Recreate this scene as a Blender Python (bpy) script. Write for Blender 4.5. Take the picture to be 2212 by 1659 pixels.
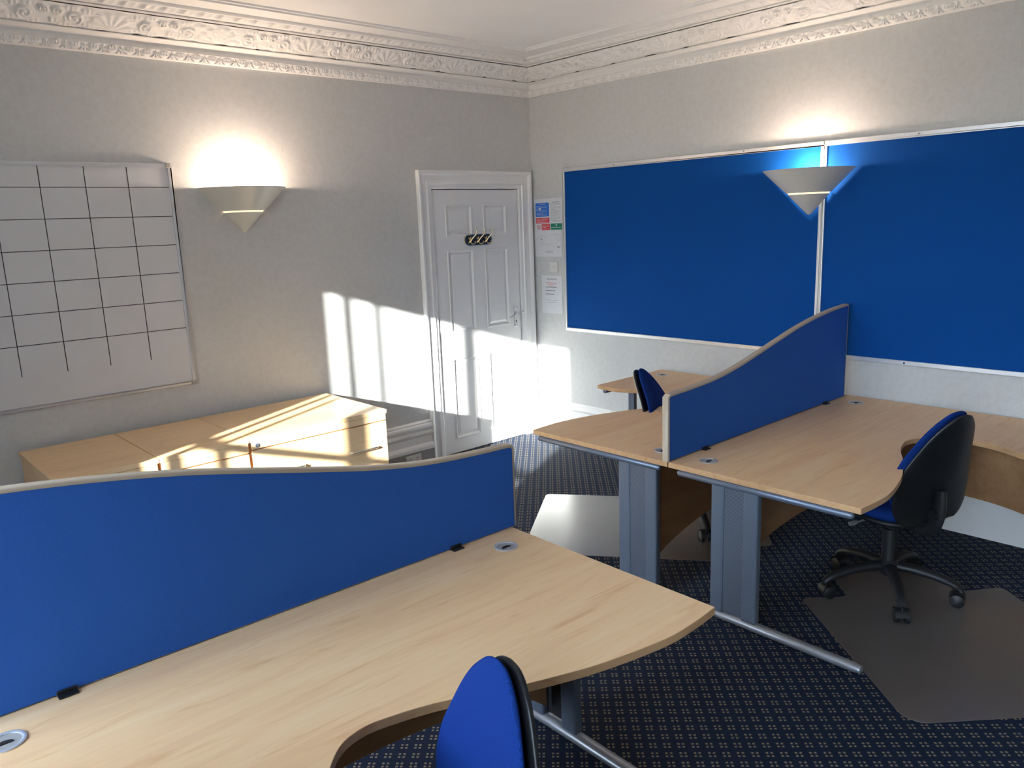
import bpy, math, random
from mathutils import Vector, Matrix
PI = math.pi
rnd = random.Random(7)
SC = bpy.context.scene
COL = SC.collection
for o in list(bpy.data.objects):
    bpy.data.objects.remove(o)

# ---------------------------------------------------------------- camera
def make_camera():
    y, p, r = math.radians(47.965), math.radians(-11.649), math.radians(-2.145)
    F = Vector((math.cos(y)*math.cos(p), math.sin(y)*math.cos(p), math.sin(p)))
    R = Vector((math.sin(y), -math.cos(y), 0)); U = R.cross(F)
    R2 = math.cos(r)*R + math.sin(r)*U; U2 = -math.sin(r)*R + math.cos(r)*U
    cd = bpy.data.cameras.new('camera'); co = bpy.data.objects.new('camera', cd); COL.objects.link(co)
    m = Matrix((R2, U2, -F)).transposed().to_4x4(); m.translation = Vector((-4.8261, -5.0086, 1.8766))
    co.matrix_world = m
    cd.sensor_width = 36; cd.sensor_fit = 'HORIZONTAL'; cd.lens = 36*1698.09/2212; cd.clip_start = .02
    SC.camera = co
make_camera()
# ---------------------------------------------------------------- view, sky, sun
SC.view_settings.view_transform = 'Standard'
SC.view_settings.look = 'None'
SC.view_settings.gamma = 1
SC.view_settings.use_curve_mapping = False
SC.view_settings.exposure = 0.25
SKY = 16.8
SUN = 29.0
w = bpy.data.worlds.new('world'); SC.world = w; w.use_nodes = True
nt = w.node_tree; nt.nodes.clear()
wo = nt.nodes.new('ShaderNodeOutputWorld'); bg = nt.nodes.new('ShaderNodeBackground')
tc = nt.nodes.new('ShaderNodeTexCoord'); sx = nt.nodes.new('ShaderNodeSeparateXYZ'); cr = nt.nodes.new('ShaderNodeValToRGB')
nt.links.new(tc.outputs['Generated'], sx.inputs[0]); nt.links.new(sx.outputs['Z'], cr.inputs[0])
el = cr.color_ramp.elements
el[0].position = 0.0; el[0].color = (.20, .20, .20, 1)
el[1].position = .6; el[1].color = (.62, .82, 1.15, 1)
e = el.new(.02); e.color = (.66, .74, .86, 1)
nt.links.new(cr.outputs[0], bg.inputs[0]); bg.inputs[1].default_value = SKY
nt.links.new(bg.outputs[0], wo.inputs[0])
sd = bpy.data.lights.new('sun', 'SUN'); so = bpy.data.objects.new('sun', sd); COL.objects.link(so)
sd.energy = SUN; sd.angle = math.radians(.7); sd.color = (1, .98, .95)
so.rotation_euler = Vector((1.525, .78, -.494)).to_track_quat('-Z', 'Y').to_euler()
so.location = (-9, -5, 6)

# ---------------------------------------------------------------- materials
def mat(name, col, rough=.5, metal=0., spec=.5, coat=0.):
    m = bpy.data.materials.new(name); m.use_nodes = True
    b = m.node_tree.nodes['Principled BSDF']
    b.inputs['Base Color'].default_value = (*col, 1); b.inputs['Roughness'].default_value = rough
    b.inputs['Metallic'].default_value = metal; b.inputs['Specular IOR Level'].default_value = spec
    b.inputs['Coat Weight'].default_value = coat
    return m
def N(m, t, **kw):
    n = m.node_tree.nodes.new(t)
    for k, v in kw.items(): setattr(n, k, v)
    return n
def Lk(m, a, b): m.node_tree.links.new(a, b)
def bsdf(m): return m.node_tree.nodes['Principled BSDF']
def coords(m, scale=(1, 1, 1), rot=(0, 0, 0), loc=(0, 0, 0), world=False):
    if world:
        g = N(m, 'ShaderNodeNewGeometry'); out = g.outputs['Position']
    else:
        g = N(m, 'ShaderNodeTexCoord'); out = g.outputs['Object']
    mp = N(m, 'ShaderNodeMapping'); mp.inputs['Scale'].default_value = scale
    mp.inputs['Rotation'].default_value = rot; mp.inputs['Location'].default_value = loc
    Lk(m, out, mp.inputs['Vector']); return mp.outputs[0]
def noise(m, vec, scale, detail=3, rough=.5, dist=0.):
    n = N(m, 'ShaderNodeTexNoise'); n.inputs['Scale'].default_value = scale; n.inputs['Detail'].default_value = detail
    n.inputs['Roughness'].default_value = rough; n.inputs['Distortion'].default_value = dist
    Lk(m, vec, n.inputs['Vector']); return n.outputs['Fac']
def ramp(m, fac, stops):
    r = N(m, 'ShaderNodeValToRGB'); e = r.color_ramp.elements
    e[0].position, e[0].color = stops[0][0], (*stops[0][1], 1)
    e[1].position, e[1].color = stops[-1][0], (*stops[-1][1], 1)
    for p, c in stops[1:-1]:
        q = e.new(p); q.color = (*c, 1)
    Lk(m, fac, r.inputs[0]); return r.outputs[0]
def bump(m, h, strength=.2, dist=.01):
    b = N(m, 'ShaderNodeBump'); b.inputs['Strength'].default_value = strength; b.inputs['Distance'].default_value = dist
    Lk(m, h, b.inputs['Height']); Lk(m, b.outputs[0], bsdf(m).inputs['Normal'])
def math_(m, op, a, b=None, c=None):
    n = N(m, 'ShaderNodeMath', operation=op)
    for i, v in enumerate((a, b, c)):
        if v is None: continue
        if isinstance(v, (int, float)): n.inputs[i].default_value = v
        else: Lk(m, v, n.inputs[i])
    return n.outputs[0]
def mixc(m, fac, a, b):
    n = N(m, 'ShaderNodeMix', data_type='RGBA')
    Lk(m, fac, n.inputs[0])
    for i, v in ((6, a), (7, b)):
        if isinstance(v, tuple): n.inputs[i].default_value = (*v, 1)
        else: Lk(m, v, n.inputs[i])
    return n.outputs[2]

def wallpaper():
    m = mat('wallpaper', (.6, .58, .54), .75, spec=.25)
    v = coords(m, world=True)
    a = noise(m, v, 26, 4, .6); b = noise(m, v, 70, 3, .6); c = noise(m, v, 3, 2)
    f = math_(m, 'ADD', math_(m, 'MULTIPLY', a, .6), math_(m, 'MULTIPLY', b, .4))
    f = math_(m, 'ADD', math_(m, 'MULTIPLY', f, .8), math_(m, 'MULTIPLY', c, .2))
    Lk(m, ramp(m, f, [(.36, (.56, .563, .553)), (.52, (.605, .61, .605)), (.64, (.63, .635, .63))]), bsdf(m).inputs['Base Color'])
    bump(m, b, .12, .004); return m
def wood(name, c1, c2, c3, rough=.32, axis=0, seed=0.):
    m = mat(name, c2, rough, spec=.22)
    sc = [9., 9., 9.]; sc[axis] = .9
    v = coords(m, tuple(sc), loc=(seed, seed*.7, 0))
    a = noise(m, v, 1.6, 5, .6, .6)
    sc2 = [60., 60., 60.]; sc2[axis] = 5.
    b = noise(m, coords(m, tuple(sc2), loc=(seed, 0, 0)), 1.2, 2)
    sc3 = [26., 26., 26.]; sc3[axis] = 3.
    c = noise(m, coords(m, tuple(sc3), loc=(seed+3, 1, 0)), 1.1, 3, .5, 1.2)
    f = math_(m, 'ADD', math_(m, 'MULTIPLY', a, .8), math_(m, 'MULTIPLY', b, .2))
    base = ramp(m, f, [(.32, c1), (.5, c2), (.68, c3)])
    dark = ramp(m, c, [(.26, (.90, .82, .76)), (.42, (1, 1, 1))])
    mx = N(m, 'ShaderNodeMix', data_type='RGBA', blend_type='MULTIPLY'); mx.inputs[0].default_value = 1
    Lk(m, base, mx.inputs[6]); Lk(m, dark, mx.inputs[7])
    Lk(m, mx.outputs[2], bsdf(m).inputs['Base Color'])
    return m
def carpet():
    m = mat('carpet', (.02, .03, .06), .95, spec=.15)
    a = math.radians(-45)
    # rotated square lattice, 51 mm pitch, each motif four small dots
    v = coords(m, rot=(0, 0, a), world=True)
    s = N(m, 'ShaderNodeSeparateXYZ'); Lk(m, v, s.inputs[0])
    P = .0505
    def fr(o, ph):
        q = math_(m, 'ADD', math_(m, 'DIVIDE', o, P), 200.5+ph)
        return math_(m, 'ABSOLUTE', math_(m, 'SUBTRACT', math_(m, 'FRACT', q), .5))
    u1, v1 = fr(s.outputs['X'], .35), fr(s.outputs['Y'], .1)
    def near(x):  # dots centred at .17 of pitch from the motif centre
        return math_(m, 'ABSOLUTE', math_(m, 'SUBTRACT', x, .165))
    d1, d2 = near(u1), near(v1)
    mx = math_(m, 'MAXIMUM', d1, d2)
    dot = math_(m, 'LESS_THAN', mx, .088)
    wob = noise(m, coords(m, world=True), 420, 2, .7)
    keep = math_(m, 'GREATER_THAN', wob, .455)
    fac = math_(m, 'MULTIPLY', dot, keep)
    nav = ramp(m, noise(m, coords(m, world=True), 600, 2, .7), [(.3, (.004, .007, .018)), (.7, (.010, .020, .052))])
    Lk(m, mixc(m, fac, nav, (.34, .29, .18)), bsdf(m).inputs['Base Color'])
    bsdf(m).inputs['Sheen Weight'].default_value = .04; bsdf(m).inputs['Sheen Roughness'].default_value = .4
    bsdf(m).inputs['Sheen Tint'].default_value = (.55, .7, 1, 1)
    bump(m, noise(m, coords(m, world=True), 700, 2), .5, .004); return m
def fabric(name, col, scale=1400., amt=.35, dark=.55, rough=.9, sheen=.2):
    m = mat(name, col, rough, spec=.15)
    v = coords(m)
    s = N(m, 'ShaderNodeSeparateXYZ'); Lk(m, v, s.inputs[0])
    a = math_(m, 'SINE', math_(m, 'MULTIPLY', s.outputs['Z'], scale))
    b = math_(m, 'SINE', math_(m, 'MULTIPLY', math_(m, 'ADD', s.outputs['Y'], s.outputs['X']), scale))
    wv = math_(m, 'ADD', math_(m, 'MULTIPLY', math_(m, 'MULTIPLY', a, b), .5), .5)
    n = noise(m, v, 900, 2)
    f = math_(m, 'ADD', math_(m, 'MULTIPLY', wv, .7), math_(m, 'MULTIPLY', n, .3))
    d = tuple(c*dark for c in col); l = tuple(min(1, c*1.35) for c in col)
    Lk(m, ramp(m, f, [(.1, d), (.9, l)]), bsdf(m).inputs['Base Color'])
    bsdf(m).inputs['Sheen Weight'].default_value = sheen
    bump(m, f, amt, .002); return m
def board_fabric(name, col, spec=.15):
    m = mat(name, col, .85, spec=spec)
    n = noise(m, coords(m), 500, 2, .8)
    Lk(m, ramp(m, n, [(.3, tuple(c*.88 for c in col)), (.7, tuple(min(1, c*1.12) for c in col))]), bsdf(m).inputs['Base Color'])
    bump(m, n, .15, .002); return m
def speck(name, col, rough=.5, metal=0., spec=.5, amt=.08, scale=30, bmp=0.):
    m = mat(name, col, rough, metal, spec)
    n = noise(m, coords(m), scale, 4, .6)
    Lk(m, ramp(m, n, [(.3, tuple(c*(1-amt) for c in col)), (.7, tuple(min(1, c*(1+amt)) for c in col))]), bsdf(m).inputs['Base Color'])
    if bmp: bump(m, n, bmp, .002)
    return m
def perforated():
    m = mat('perforated_steel', (.16, .19, .25), .45, .5)
    v = coords(m)
    s = N(m, 'ShaderNodeSeparateXYZ'); Lk(m, v, s.inputs[0])
    P = .0062
    zz = math_(m, 'DIVIDE', s.outputs['Z'], P)
    row = math_(m, 'FLOOR', zz)
    off = math_(m, 'MULTIPLY', math_(m, 'MODULO', math_(m, 'ADD', row, 1000), 2), .5)
    yy = math_(m, 'ADD', math_(m, 'DIVIDE', s.outputs['Y'], P), math_(m, 'ADD', off, 100))
    a = math_(m, 'SUBTRACT', math_(m, 'FRACT', zz), .5); b = math_(m, 'SUBTRACT', math_(m, 'FRACT', yy), .5)
    d = math_(m, 'ADD', math_(m, 'MULTIPLY', a, a), math_(m, 'MULTIPLY', b, b))
    hole = math_(m, 'LESS_THAN', d, .085)
    Lk(m, mixc(m, hole, (.19, .225, .29), (.012, .014, .02)), bsdf(m).inputs['Base Color'])
    return m
M = {}
M['paper'] = wallpaper()
M['white'] = speck('white_gloss_paint', (.85, .85, .84), .28, spec=.5, amt=.015, scale=8)
M['plaster'] = speck('white_plaster_paint', (.84, .825, .80), .6, spec=.3, amt=.03, scale=20)
M['ceiling'] = speck('ceiling_paint', (.84, .83, .815), .8, spec=.2, amt=.02, scale=2)
M['grey_paint'] = speck('grey_skirting_paint', (.34, .335, .34), .5, amt=.04)
M['carpet'] = carpet()
M['wood'] = wood('maple_laminate', (.76, .47, .265), (.83, .545, .30), (.85, .60, .355), .42, 0, 0)
M['wood2'] = wood('beech_laminate', (.80, .53, .28), (.87, .595, .33), (.90, .65, .39), .34, 0, 5)
M['woodedge'] = wood('maple_edging', (.52, .30, .15), (.58, .35, .18), (.62, .39, .21), .35, 0, 2)
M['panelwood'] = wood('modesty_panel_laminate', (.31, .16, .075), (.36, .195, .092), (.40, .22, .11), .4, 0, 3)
M['blueboard'] = board_fabric('blue_noticeboard_felt', (.001, .063, .285))
M['screenblue'] = board_fabric('blue_screen_fabric', (.030, .125, .48), .15)
M['chairblue'] = fabric('royal_blue_upholstery', (.005, .032, .195), sheen=.0)
M['trimbeige'] = speck('beige_plastic_trim', (.50, .41, .31), .4, amt=.03)
M['steel'] = speck('blue_grey_powder_coat', (.17, .205, .27), .38, .45, .5, .05, 200)
M['silver'] = speck('silver_foot_paint', (.42, .43, .46), .35, .6, .5, .05, 200)
M['alu'] = speck('satin_aluminium', (.72, .73, .75), .35, .55, .5, .03, 80)
M['chrome'] = speck('chrome', (.75, .76, .78), .15, 1., .5, .02, 50)
M['black'] = speck('black_plastic', (.012, .013, .015), .45, spec=.45, amt=.15, scale=300, bmp=.05)
M['shell'] = speck('black_backrest_shell', (.009, .010, .012), .36, spec=.5, amt=.15, scale=300, bmp=.05)
M['dark'] = speck('dark_void', (.006, .006, .008), .8, amt=.1)
M['brass'] = speck('polished_brass', (.74, .63, .38), .25, 1., amt=.05)
M['hookplate'] = speck('blue_black_hook_plate', (.03, .045, .08), .25, .3, amt=.1)
M['wb'] = speck('whiteboard_enamel', (.70, .70, .71), .22, spec=.5, amt=.012, scale=3)
M['ink'] = speck('black_marker_line', (.02, .02, .02), .5, amt=.05)
M['cap'] = speck('grey_corner_plastic', (.36, .34, .32), .5, amt=.05)
M['mat'] = speck('vinyl_chair_mat', (.13, .112, .10), .38, spec=.7, amt=.06, scale=5, bmp=.1)
bsdf(M['mat']).inputs['Coat Weight'].default_value = 1.0; bsdf(M['mat']).inputs['Coat Roughness'].default_value = .2
M['lampw'] = speck('cream_lamp_metal', (.66, .655, .61), .25, spec=.6, amt=.01)
M['sheet'] = speck('white_paper', (.72, .73, .76), .7, spec=.2, amt=.02)
M['sblue'] = speck('print_blue', (.01, .16, .65), .6, amt=.05)
M['sred'] = speck('print_red', (.68, .04, .06), .6, amt=.05)
M['sgreen'] = speck('print_green', (.01, .22, .13), .6, amt=.05)
M['sink'] = speck('print_black', (.10, .10, .11), .7, amt=.05)
M['sgrey'] = speck('print_grey', (.36, .37, .40), .7, amt=.05)
M['switch'] = speck('ivory_switch_plastic', (.72, .71, .68), .35, amt=.02)
M['sun_blocker'] = speck('sun_blocker_brown', (.32, .28, .24), .9, amt=.2, scale=6)  # plain colour for the unseen block that shades window_2
M['glassthin'] = None
def glass():
    m = bpy.data.materials.new('window_glass'); m.use_nodes = True
    t = m.node_tree; t.nodes.clear()
    o = t.nodes.new('ShaderNodeOutputMaterial'); mx = t.nodes.new('ShaderNodeMixShader')
    tr = t.nodes.new('ShaderNodeBsdfTransparent'); gl = t.nodes.new('ShaderNodeBsdfGlossy'); gl.inputs['Roughness'].default_value = .02
    fr = t.nodes.new('ShaderNodeFresnel'); fr.inputs[0].default_value = 1.35
    tr.inputs[0].default_value = (.96, .98, .97, 1)
    t.links.new(fr.outputs[0], mx.inputs[0]); t.links.new(tr.outputs[0], mx.inputs[1]); t.links.new(gl.outputs[0], mx.inputs[2])
    t.links.new(mx.outputs[0], o.inputs[0]); return m
M['glass'] = glass()
def emit(name, col, s):
    m = mat(name, col, .5); b = bsdf(m)
    b.inputs['Emission Color'].default_value = (*col, 1); b.inputs['Emission Strength'].default_value = s
    return m
M['glow'] = emit('lit_frosted_glass', (1, .72, .42), 1.1)
M['bulb'] = emit('lit_bulb', (1, .80, .55), 12)

# ---------------------------------------------------------------- mesh helpers
class MB:
    def __init__(s): s.v = []; s.f = []
    def add(s, v, f):
        n = len(s.v); s.v += [tuple(p) for p in v]; s.f += [tuple(i+n for i in q) for q in f]; return s
    def box(s, x0, x1, y0, y1, z0, z1):
        v = [(x, y, z) for x in (x0, x1) for y in (y0, y1) for z in (z0, z1)]
        return s.add(v, [(0, 1, 3, 2), (4, 6, 7, 5), (0, 4, 5, 1), (2, 3, 7, 6), (0, 2, 6, 4), (1, 5, 7, 3)])
    def prism(s, pts, a0, a1, axis=2):
        def P(p, a): return (p[0], p[1], a) if axis == 2 else ((p[0], a, p[1]) if axis == 1 else (a, p[0], p[1]))
        n = len(pts)
        v = [P(p, a0) for p in pts] + [P(p, a1) for p in pts]
        f = [tuple(range(n-1, -1, -1)), tuple(range(n, 2*n))] + [(i, (i+1) % n, n+(i+1) % n, n+i) for i in range(n)]
        return s.add(v, f)
    def tube(s, path, r, seg=12, caps=True, flat=1.0):
        path = [Vector(p) for p in path]; n = len(path); rs = r if isinstance(r, (list, tuple)) else [r]*n
        v = []; prev = None
        for i, p in enumerate(path):
            t = (path[min(i+1, n-1)] - path[max(i-1, 0)]).normalized()
            up = Vector((0, 0, 1)) if abs(t.z) < .95 else Vector((1, 0, 0))
            if prev is not None:
                a = (prev - t*prev.dot(t)).normalized()
            else:
                a = t.cross(up).normalized()
            prev = a; b = t.cross(a)
            for k in range(seg):
                an = 2*PI*k/seg; v.append(p + a*math.cos(an)*rs[i] + b*math.sin(an)*rs[i]*flat)
        f = [(i*seg+k, i*seg+(k+1) % seg, (i+1)*seg+(k+1) % seg, (i+1)*seg+k) for i in range(n-1) for k in range(seg)]
        if caps: f += [tuple(range(seg-1, -1, -1)), tuple((n-1)*seg+k for k in range(seg))]
        return s.add(v, f)
    def lathe(s, prof, seg=32, a0=0., a1=2*PI, c=(0, 0, 0)):
        full = abs(a1-a0-2*PI) < 1e-6; m = seg if full else seg+1; n = len(prof)
        v = [(c[0]+r*math.cos(a0+(a1-a0)*k/seg), c[1]+r*math.sin(a0+(a1-a0)*k/seg), c[2]+z) for k in range(m) for r, z in prof]
        f = []
        for k in range(seg):
            k2 = (k+1) % m
            for i in range(n-1): f.append((k*n+i, k2*n+i, k2*n+i+1, k*n+i+1))
        return s.add(v, f)
    def grid(s, nu, nv, fn, close=False):
        v = [fn(i/(nu-1), j/(nv-1)) for i in range(nu) for j in range(nv)]
        return s.add(v, [(i*nv+j, (i+1)*nv+j, (i+1)*nv+j+1, i*nv+j+1) for i in range(nu-1) for j in range(nv-1)])
    def build(s, name, m, parent=None, smooth=False, bevel=0., seg=2, angle=40):
        me = bpy.data.meshes.new(name); me.from_pydata(s.v, [], s.f); me.validate(); me.update()
        import bmesh
        b = bmesh.new(); b.from_mesh(me); bmesh.ops.remove_doubles(b, verts=b.verts, dist=1e-6)
        bmesh.ops.recalc_face_normals(b, faces=b.faces)
        if smooth:
            for f in b.faces: f.smooth = True
            for e in b.edges:
                if len(e.link_faces) == 2 and e.calc_face_angle(0) > math.radians(angle): e.smooth = False
        b.to_mesh(me); b.free()
        me.materials.append(m)
        o = bpy.data.objects.new(name, me); COL.objects.link(o)
        if parent: o.parent = parent
        if bevel:
            md = o.modifiers.new('bevel', 'BEVEL'); md.width = bevel; md.segments = seg; md.limit_method = 'ANGLE'; md.angle_limit = math.radians(35)
        return o
def tag(o, label=None, cat=None, group=None, kind=None):
    if label: o['label'] = label
    if cat: o['category'] = cat
    if group: o['group'] = group
    if kind: o['kind'] = kind
    return o
def thing(name, label, cat, loc=(0, 0, 0), rz=0., group=None):
    o = bpy.data.objects.new(name, None); COL.objects.link(o); o.empty_display_size = .1
    o.location = loc; o.rotation_euler = (0, 0, rz); return tag(o, label, cat, group)
def struct(o): return tag(o, kind='structure')
def copy_tree(o, parent=None):
    c = o.copy(); COL.objects.link(c); c.parent = parent
    for ch in list(o.children): copy_tree(ch, c)
    return c
def catmull(pts, n=8, closed=False):
    out = []; m = len(pts)
    for i in range(m-1):
        p0 = pts[max(i-1, 0)]; p1 = pts[i]; p2 = pts[i+1]; p3 = pts[min(i+2, m-1)]
        for k in range(n):
            t = k/n
            out.append(tuple(.5*((2*p1[a]) + (-p0[a]+p2[a])*t + (2*p0[a]-5*p1[a]+4*p2[a]-p3[a])*t*t + (-p0[a]+3*p1[a]-3*p2[a]+p3[a])*t**3) for a in range(len(p1))))
    out.append(tuple(pts[-1])); return out

# ================================================================ ROOM
XW, YB, ZC = -5.5, -6.8, 3.13
DL, DR, DT = -1.075, -.165, 2.148
WT = .35
m = MB(); m.box(XW-WT, WT, YB-WT, WT, -.1, 0); struct(m.build('floor', M['carpet']))
m = MB(); m.box(XW-WT, WT, YB-WT, WT, ZC, ZC+.15); struct(m.build('ceiling', M['ceiling']))
m = MB(); m.box(XW-WT, DL, 0, WT, 0, ZC); m.box(DR, WT, 0, WT, 0, ZC); m.box(DL, DR, 0, WT, DT, ZC); m.box(DL, DR, .12, WT, 0, DT)
struct(m.build('wall_left', M['paper']))
m = MB(); m.box(0, WT, YB, 0, 0, ZC); struct(m.build('wall_right', M['paper']))
m = MB(); m.box(XW, WT, YB-WT, YB, 0, ZC); struct(m.build('wall_back', M['paper']))
W1 = (-3.30, -1.77, .42, 2.62); W2 = (-5.75, -4.50, .42, 2.62)
m = MB(); ys = [YB-WT, W2[0], W2[1], W1[0], W1[1], 0]
for i in range(5):
    if i in (1, 3):
        m.box(XW-.22, XW, ys[i], ys[i+1], 0, .42); m.box(XW-.22, XW, ys[i], ys[i+1], 2.62, ZC)
    else: m.box(XW-.22, XW, ys[i], ys[i+1], 0, ZC)
struct(m.build('wall_window', M['paper']))
m = MB(); m.box(-22.9, 6, -15.5, -12.8, -.5, 8.3); struct(m.build('added_sun_blocker', M['sun_blocker']))  # unseen block added outside to keep direct sun out of window_2

def window(name, y0, y1, z0, z1, bars, rail):
    e = struct(bpy.data.objects.new(name, None)); COL.objects.link(e); e.location = (XW, (y0+y1)/2, z0)
    yc = (y0+y1)/2
    f = MB(); X0, X1 = -.055, -.005
    def B(a, b, c, d, x0=X0, x1=X1): f.box(x0, x1, a-yc, b-yc, c-z0, d-z0)
    B(y0-.04, y0, z0-.04, z1+.04); B(y1, y1+.04, z0-.04, z1+.04); B(y0, y1, z1, z1+.04); B(y0, y1, z0-.04, z0)
    for a, b in bars: B(a, b, z0, z1, -.045, -.012)
    B(y0, y1, rail[0], rail[1], -.05, -.008)
    f.build('window_frame', M['white'], e)
    g = MB(); g.box(-.033, -.029, y0-yc, y1-yc, 0, z1-z0); g.build('window_pane', M['glass'], e)
    s = MB(); s.box(-.02, .10, y0-.08-yc, y1+.08-yc, -.05, -.02); s.build('window_sill', M['white'], e, bevel=.004)
    return e
window('window_1', *W1, [(-1.88, -1.845), (-2.006, -1.978), (-2.47, -2.39)], (1.445, 1.49))
window('window_2', *W2, [(-5.155, -5.095)], (1.445, 1.49))

# ---- cornice with moulded relief
def frieze_h(u, v):
    U = .60; a = ((u/U) % 1.0) - .5; a *= U           # -0.3..0.3 m
    b = (v-.5)*.15; h = 0.
    r = math.hypot(a, b+.055); th = math.atan2(b+.055, a)
    if r < .135 and b > -.06:                        # palmette
        rib = .5+.5*math.cos(th*13); edge = max(0, min(1, (.125-r)/.02)); core = math.exp(-(r/.03)**2)
        h += .013*edge*(.35+.65*rib)*min(1, r/.05) + .012*core
    for cx, cy, sg, R in ((.185, -.005, 1, .048), (-.185, -.005, -1, .048), (.265, .03, -1, .03), (-.265, .03, 1, .03)):
        dx, dy = a-cx, b-cy; r = math.hypot(dx, dy)
        if r < R:
            th = math.atan2(dy, dx*sg)
            s = .5+.5*math.cos(2*PI*(r/(R*.52)) - th)
            h = max(h, .014*s*min(1, (R-r)/.01)+.004)
    for cx, cy in ((.11, -.04), (-.11, -.04), (.225, -.05), (-.225, -.05), (.29, -.035), (.12, .045), (-.12, .045), (.2, .055), (-.2, .055)):
        dx, dy = (a-cx)/.036, (b-cy)/.02; q = 1-dx*dx-dy*dy
        if q > 0: h = max(h, .013*math.sqrt(q)*(.65+.35*math.cos((a-cx)*260)))
    h *= .72
    h += .0018*math.sin(u*41+3*math.sin(v*9))*math.sin(v*21)
    return h
def egg_h(u, v):
    a = ((u/.095) % 1.0) - .5
    q = 1-(a/.34)**2-((v-.52)/.52)**2
    h = .011*math.sqrt(q) if q > 0 else 0.
    rim = abs(math.hypot(a/.40, (v-.5)/.62)-1)
    if v < .62: h = max(h, .010*math.exp(-(rim/.10)**2))
    if v > .5 and abs(a) < .36: h *= .72+.28*math.cos(a*2*PI*6)
    h += .011*math.exp(-((abs(abs(a)-.5))/.035)**2)*(1 if v < .8 else .4)
    return h
def leaf_h(u, v):
    a = ((u/.105) % 1.0)
    s = math.sin(2*PI*(a+v*.35)); t = math.sin(4*PI*a+2.5*v)
    return .010*max(0, s)**2*math.sin(PI*v)+.005*max(0, t)*math.sin(PI*v)
def cornice(name, L, axis, detail=True):
    """profile (d from wall, z): built in bands, each with its own relief"""
    bands = [([(0, 2.886), (.026, 2.886), (.030, 2.892)], 1, None), ([(.030, 2.892), (.036, 2.910), (.048, 2.930)], 11, egg_h),
             ([(.048, 2.930), (.053, 2.931), (.053, 2.935), (.040, 2.936), (.039, 2.951), (.046, 2.964), (.060, 2.973), (.080, 2.977), (.092, 2.978), (.096, 2.983), (.093, 2.988), (.088, 2.989)], 1, None),
             ([(.088, 2.989), (.124, 3.008), (.168, 3.040), (.212, 3.075)], 27, frieze_h),
             ([(.214, 3.080), (.226, 3.080), (.230, 3.086), (.224, 3.092), (.236, 3.094)], 1, None),
             ([(.236, 3.094), (.262, 3.104), (.284, 3.116)], 8, leaf_h),
             ([(.286, 3.112), (.300, 3.112), (.306, 3.120), (.306, 3.1305)], 1, None),
             ([(.498, 3.1305), (.498, 3.120), (.506, 3.111), (.520, 3.110), (.524, 3.119), (.538, 3.120), (.542, 3.1305)], 1, None)]
    nu = int(L/.0055) if detail else 2
    mb = MB()
    for prof, nv, fn in bands:
        if fn and detail:
            pts = []
            seg = [math.dist(prof[i], prof[i+1]) for i in range(len(prof)-1)]; T = sum(seg)
            for k in range(nv+1):
                s = T*k/nv; i = 0
                while i < len(seg)-1 and s > seg[i]: s -= seg[i]; i += 1
                t = s/seg[i]; p, q = prof[i], prof[i+1]; nx, nz = (q[1]-p[1])/seg[i], -(q[0]-p[0])/seg[i]
                pts.append((p[0]+(q[0]-p[0])*t, p[1]+(q[1]-p[1])*t, nx, nz, k/nv))
        else:
            pts = [(p[0], p[1], 0, 0, 0) for p in prof]
        n = nu if (fn and detail) else 2
        v = []
        for i in range(n+1 if n > 2 else 2):
            t = i/n if n > 2 else i
            for d, z, nx, nz, vv in pts:
                x = d + t*(L-d)
                h = fn(x, vv) if (fn and detail) else 0.
                d2 = d+nx*h; z2 = z+nz*h; x2 = max(x, d2)
                v.append((-x2, -d2, z2) if axis == 0 else (-d2, -x2, z2))
        N_ = len(pts); R_ = len(v)//N_
        mb.add(v, [(i*N_+j, (i+1)*N_+j, (i+1)*N_+j+1, i*N_+j+1) for i in range(R_-1) for j in range(N_-1)])
    return struct(mb.build(name, M['plaster'], smooth=True, angle=50))
cornice('trim_1', 5.5, 0); cornice('trim_2', 6.8, 1)
def plain_strip(name, prof, p0, p1, nrm, m_):
    """profile (d,z) swept from p0 to p1 along a wall whose inward normal is nrm"""
    mb = MB(); n = len(prof)
    v = [(p[0]+nrm[0]*d, p[1]+nrm[1]*d, z) for p in (p0, p1) for d, z in prof]
    mb.add(v, [(i, i+1, n+i+1, n+i) for i in range(n-1)] + [tuple(range(n)), tuple(range(2*n-1, n-1, -1))])
    return struct(mb.build(name, m_))
cp = [(0, 2.886), (.06, 2.90), (.07, 2.96), (.09, 3.0), (.21, 3.075), (.29, 3.12), (.30, 3.1305), (0, 3.1305)]
plain_strip('trim_3', cp, (XW, YB), (XW, 0), (1, 0), M['plaster'])
plain_strip('trim_4', cp, (XW, YB), (0, YB), (0, 1), M['plaster'])
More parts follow.
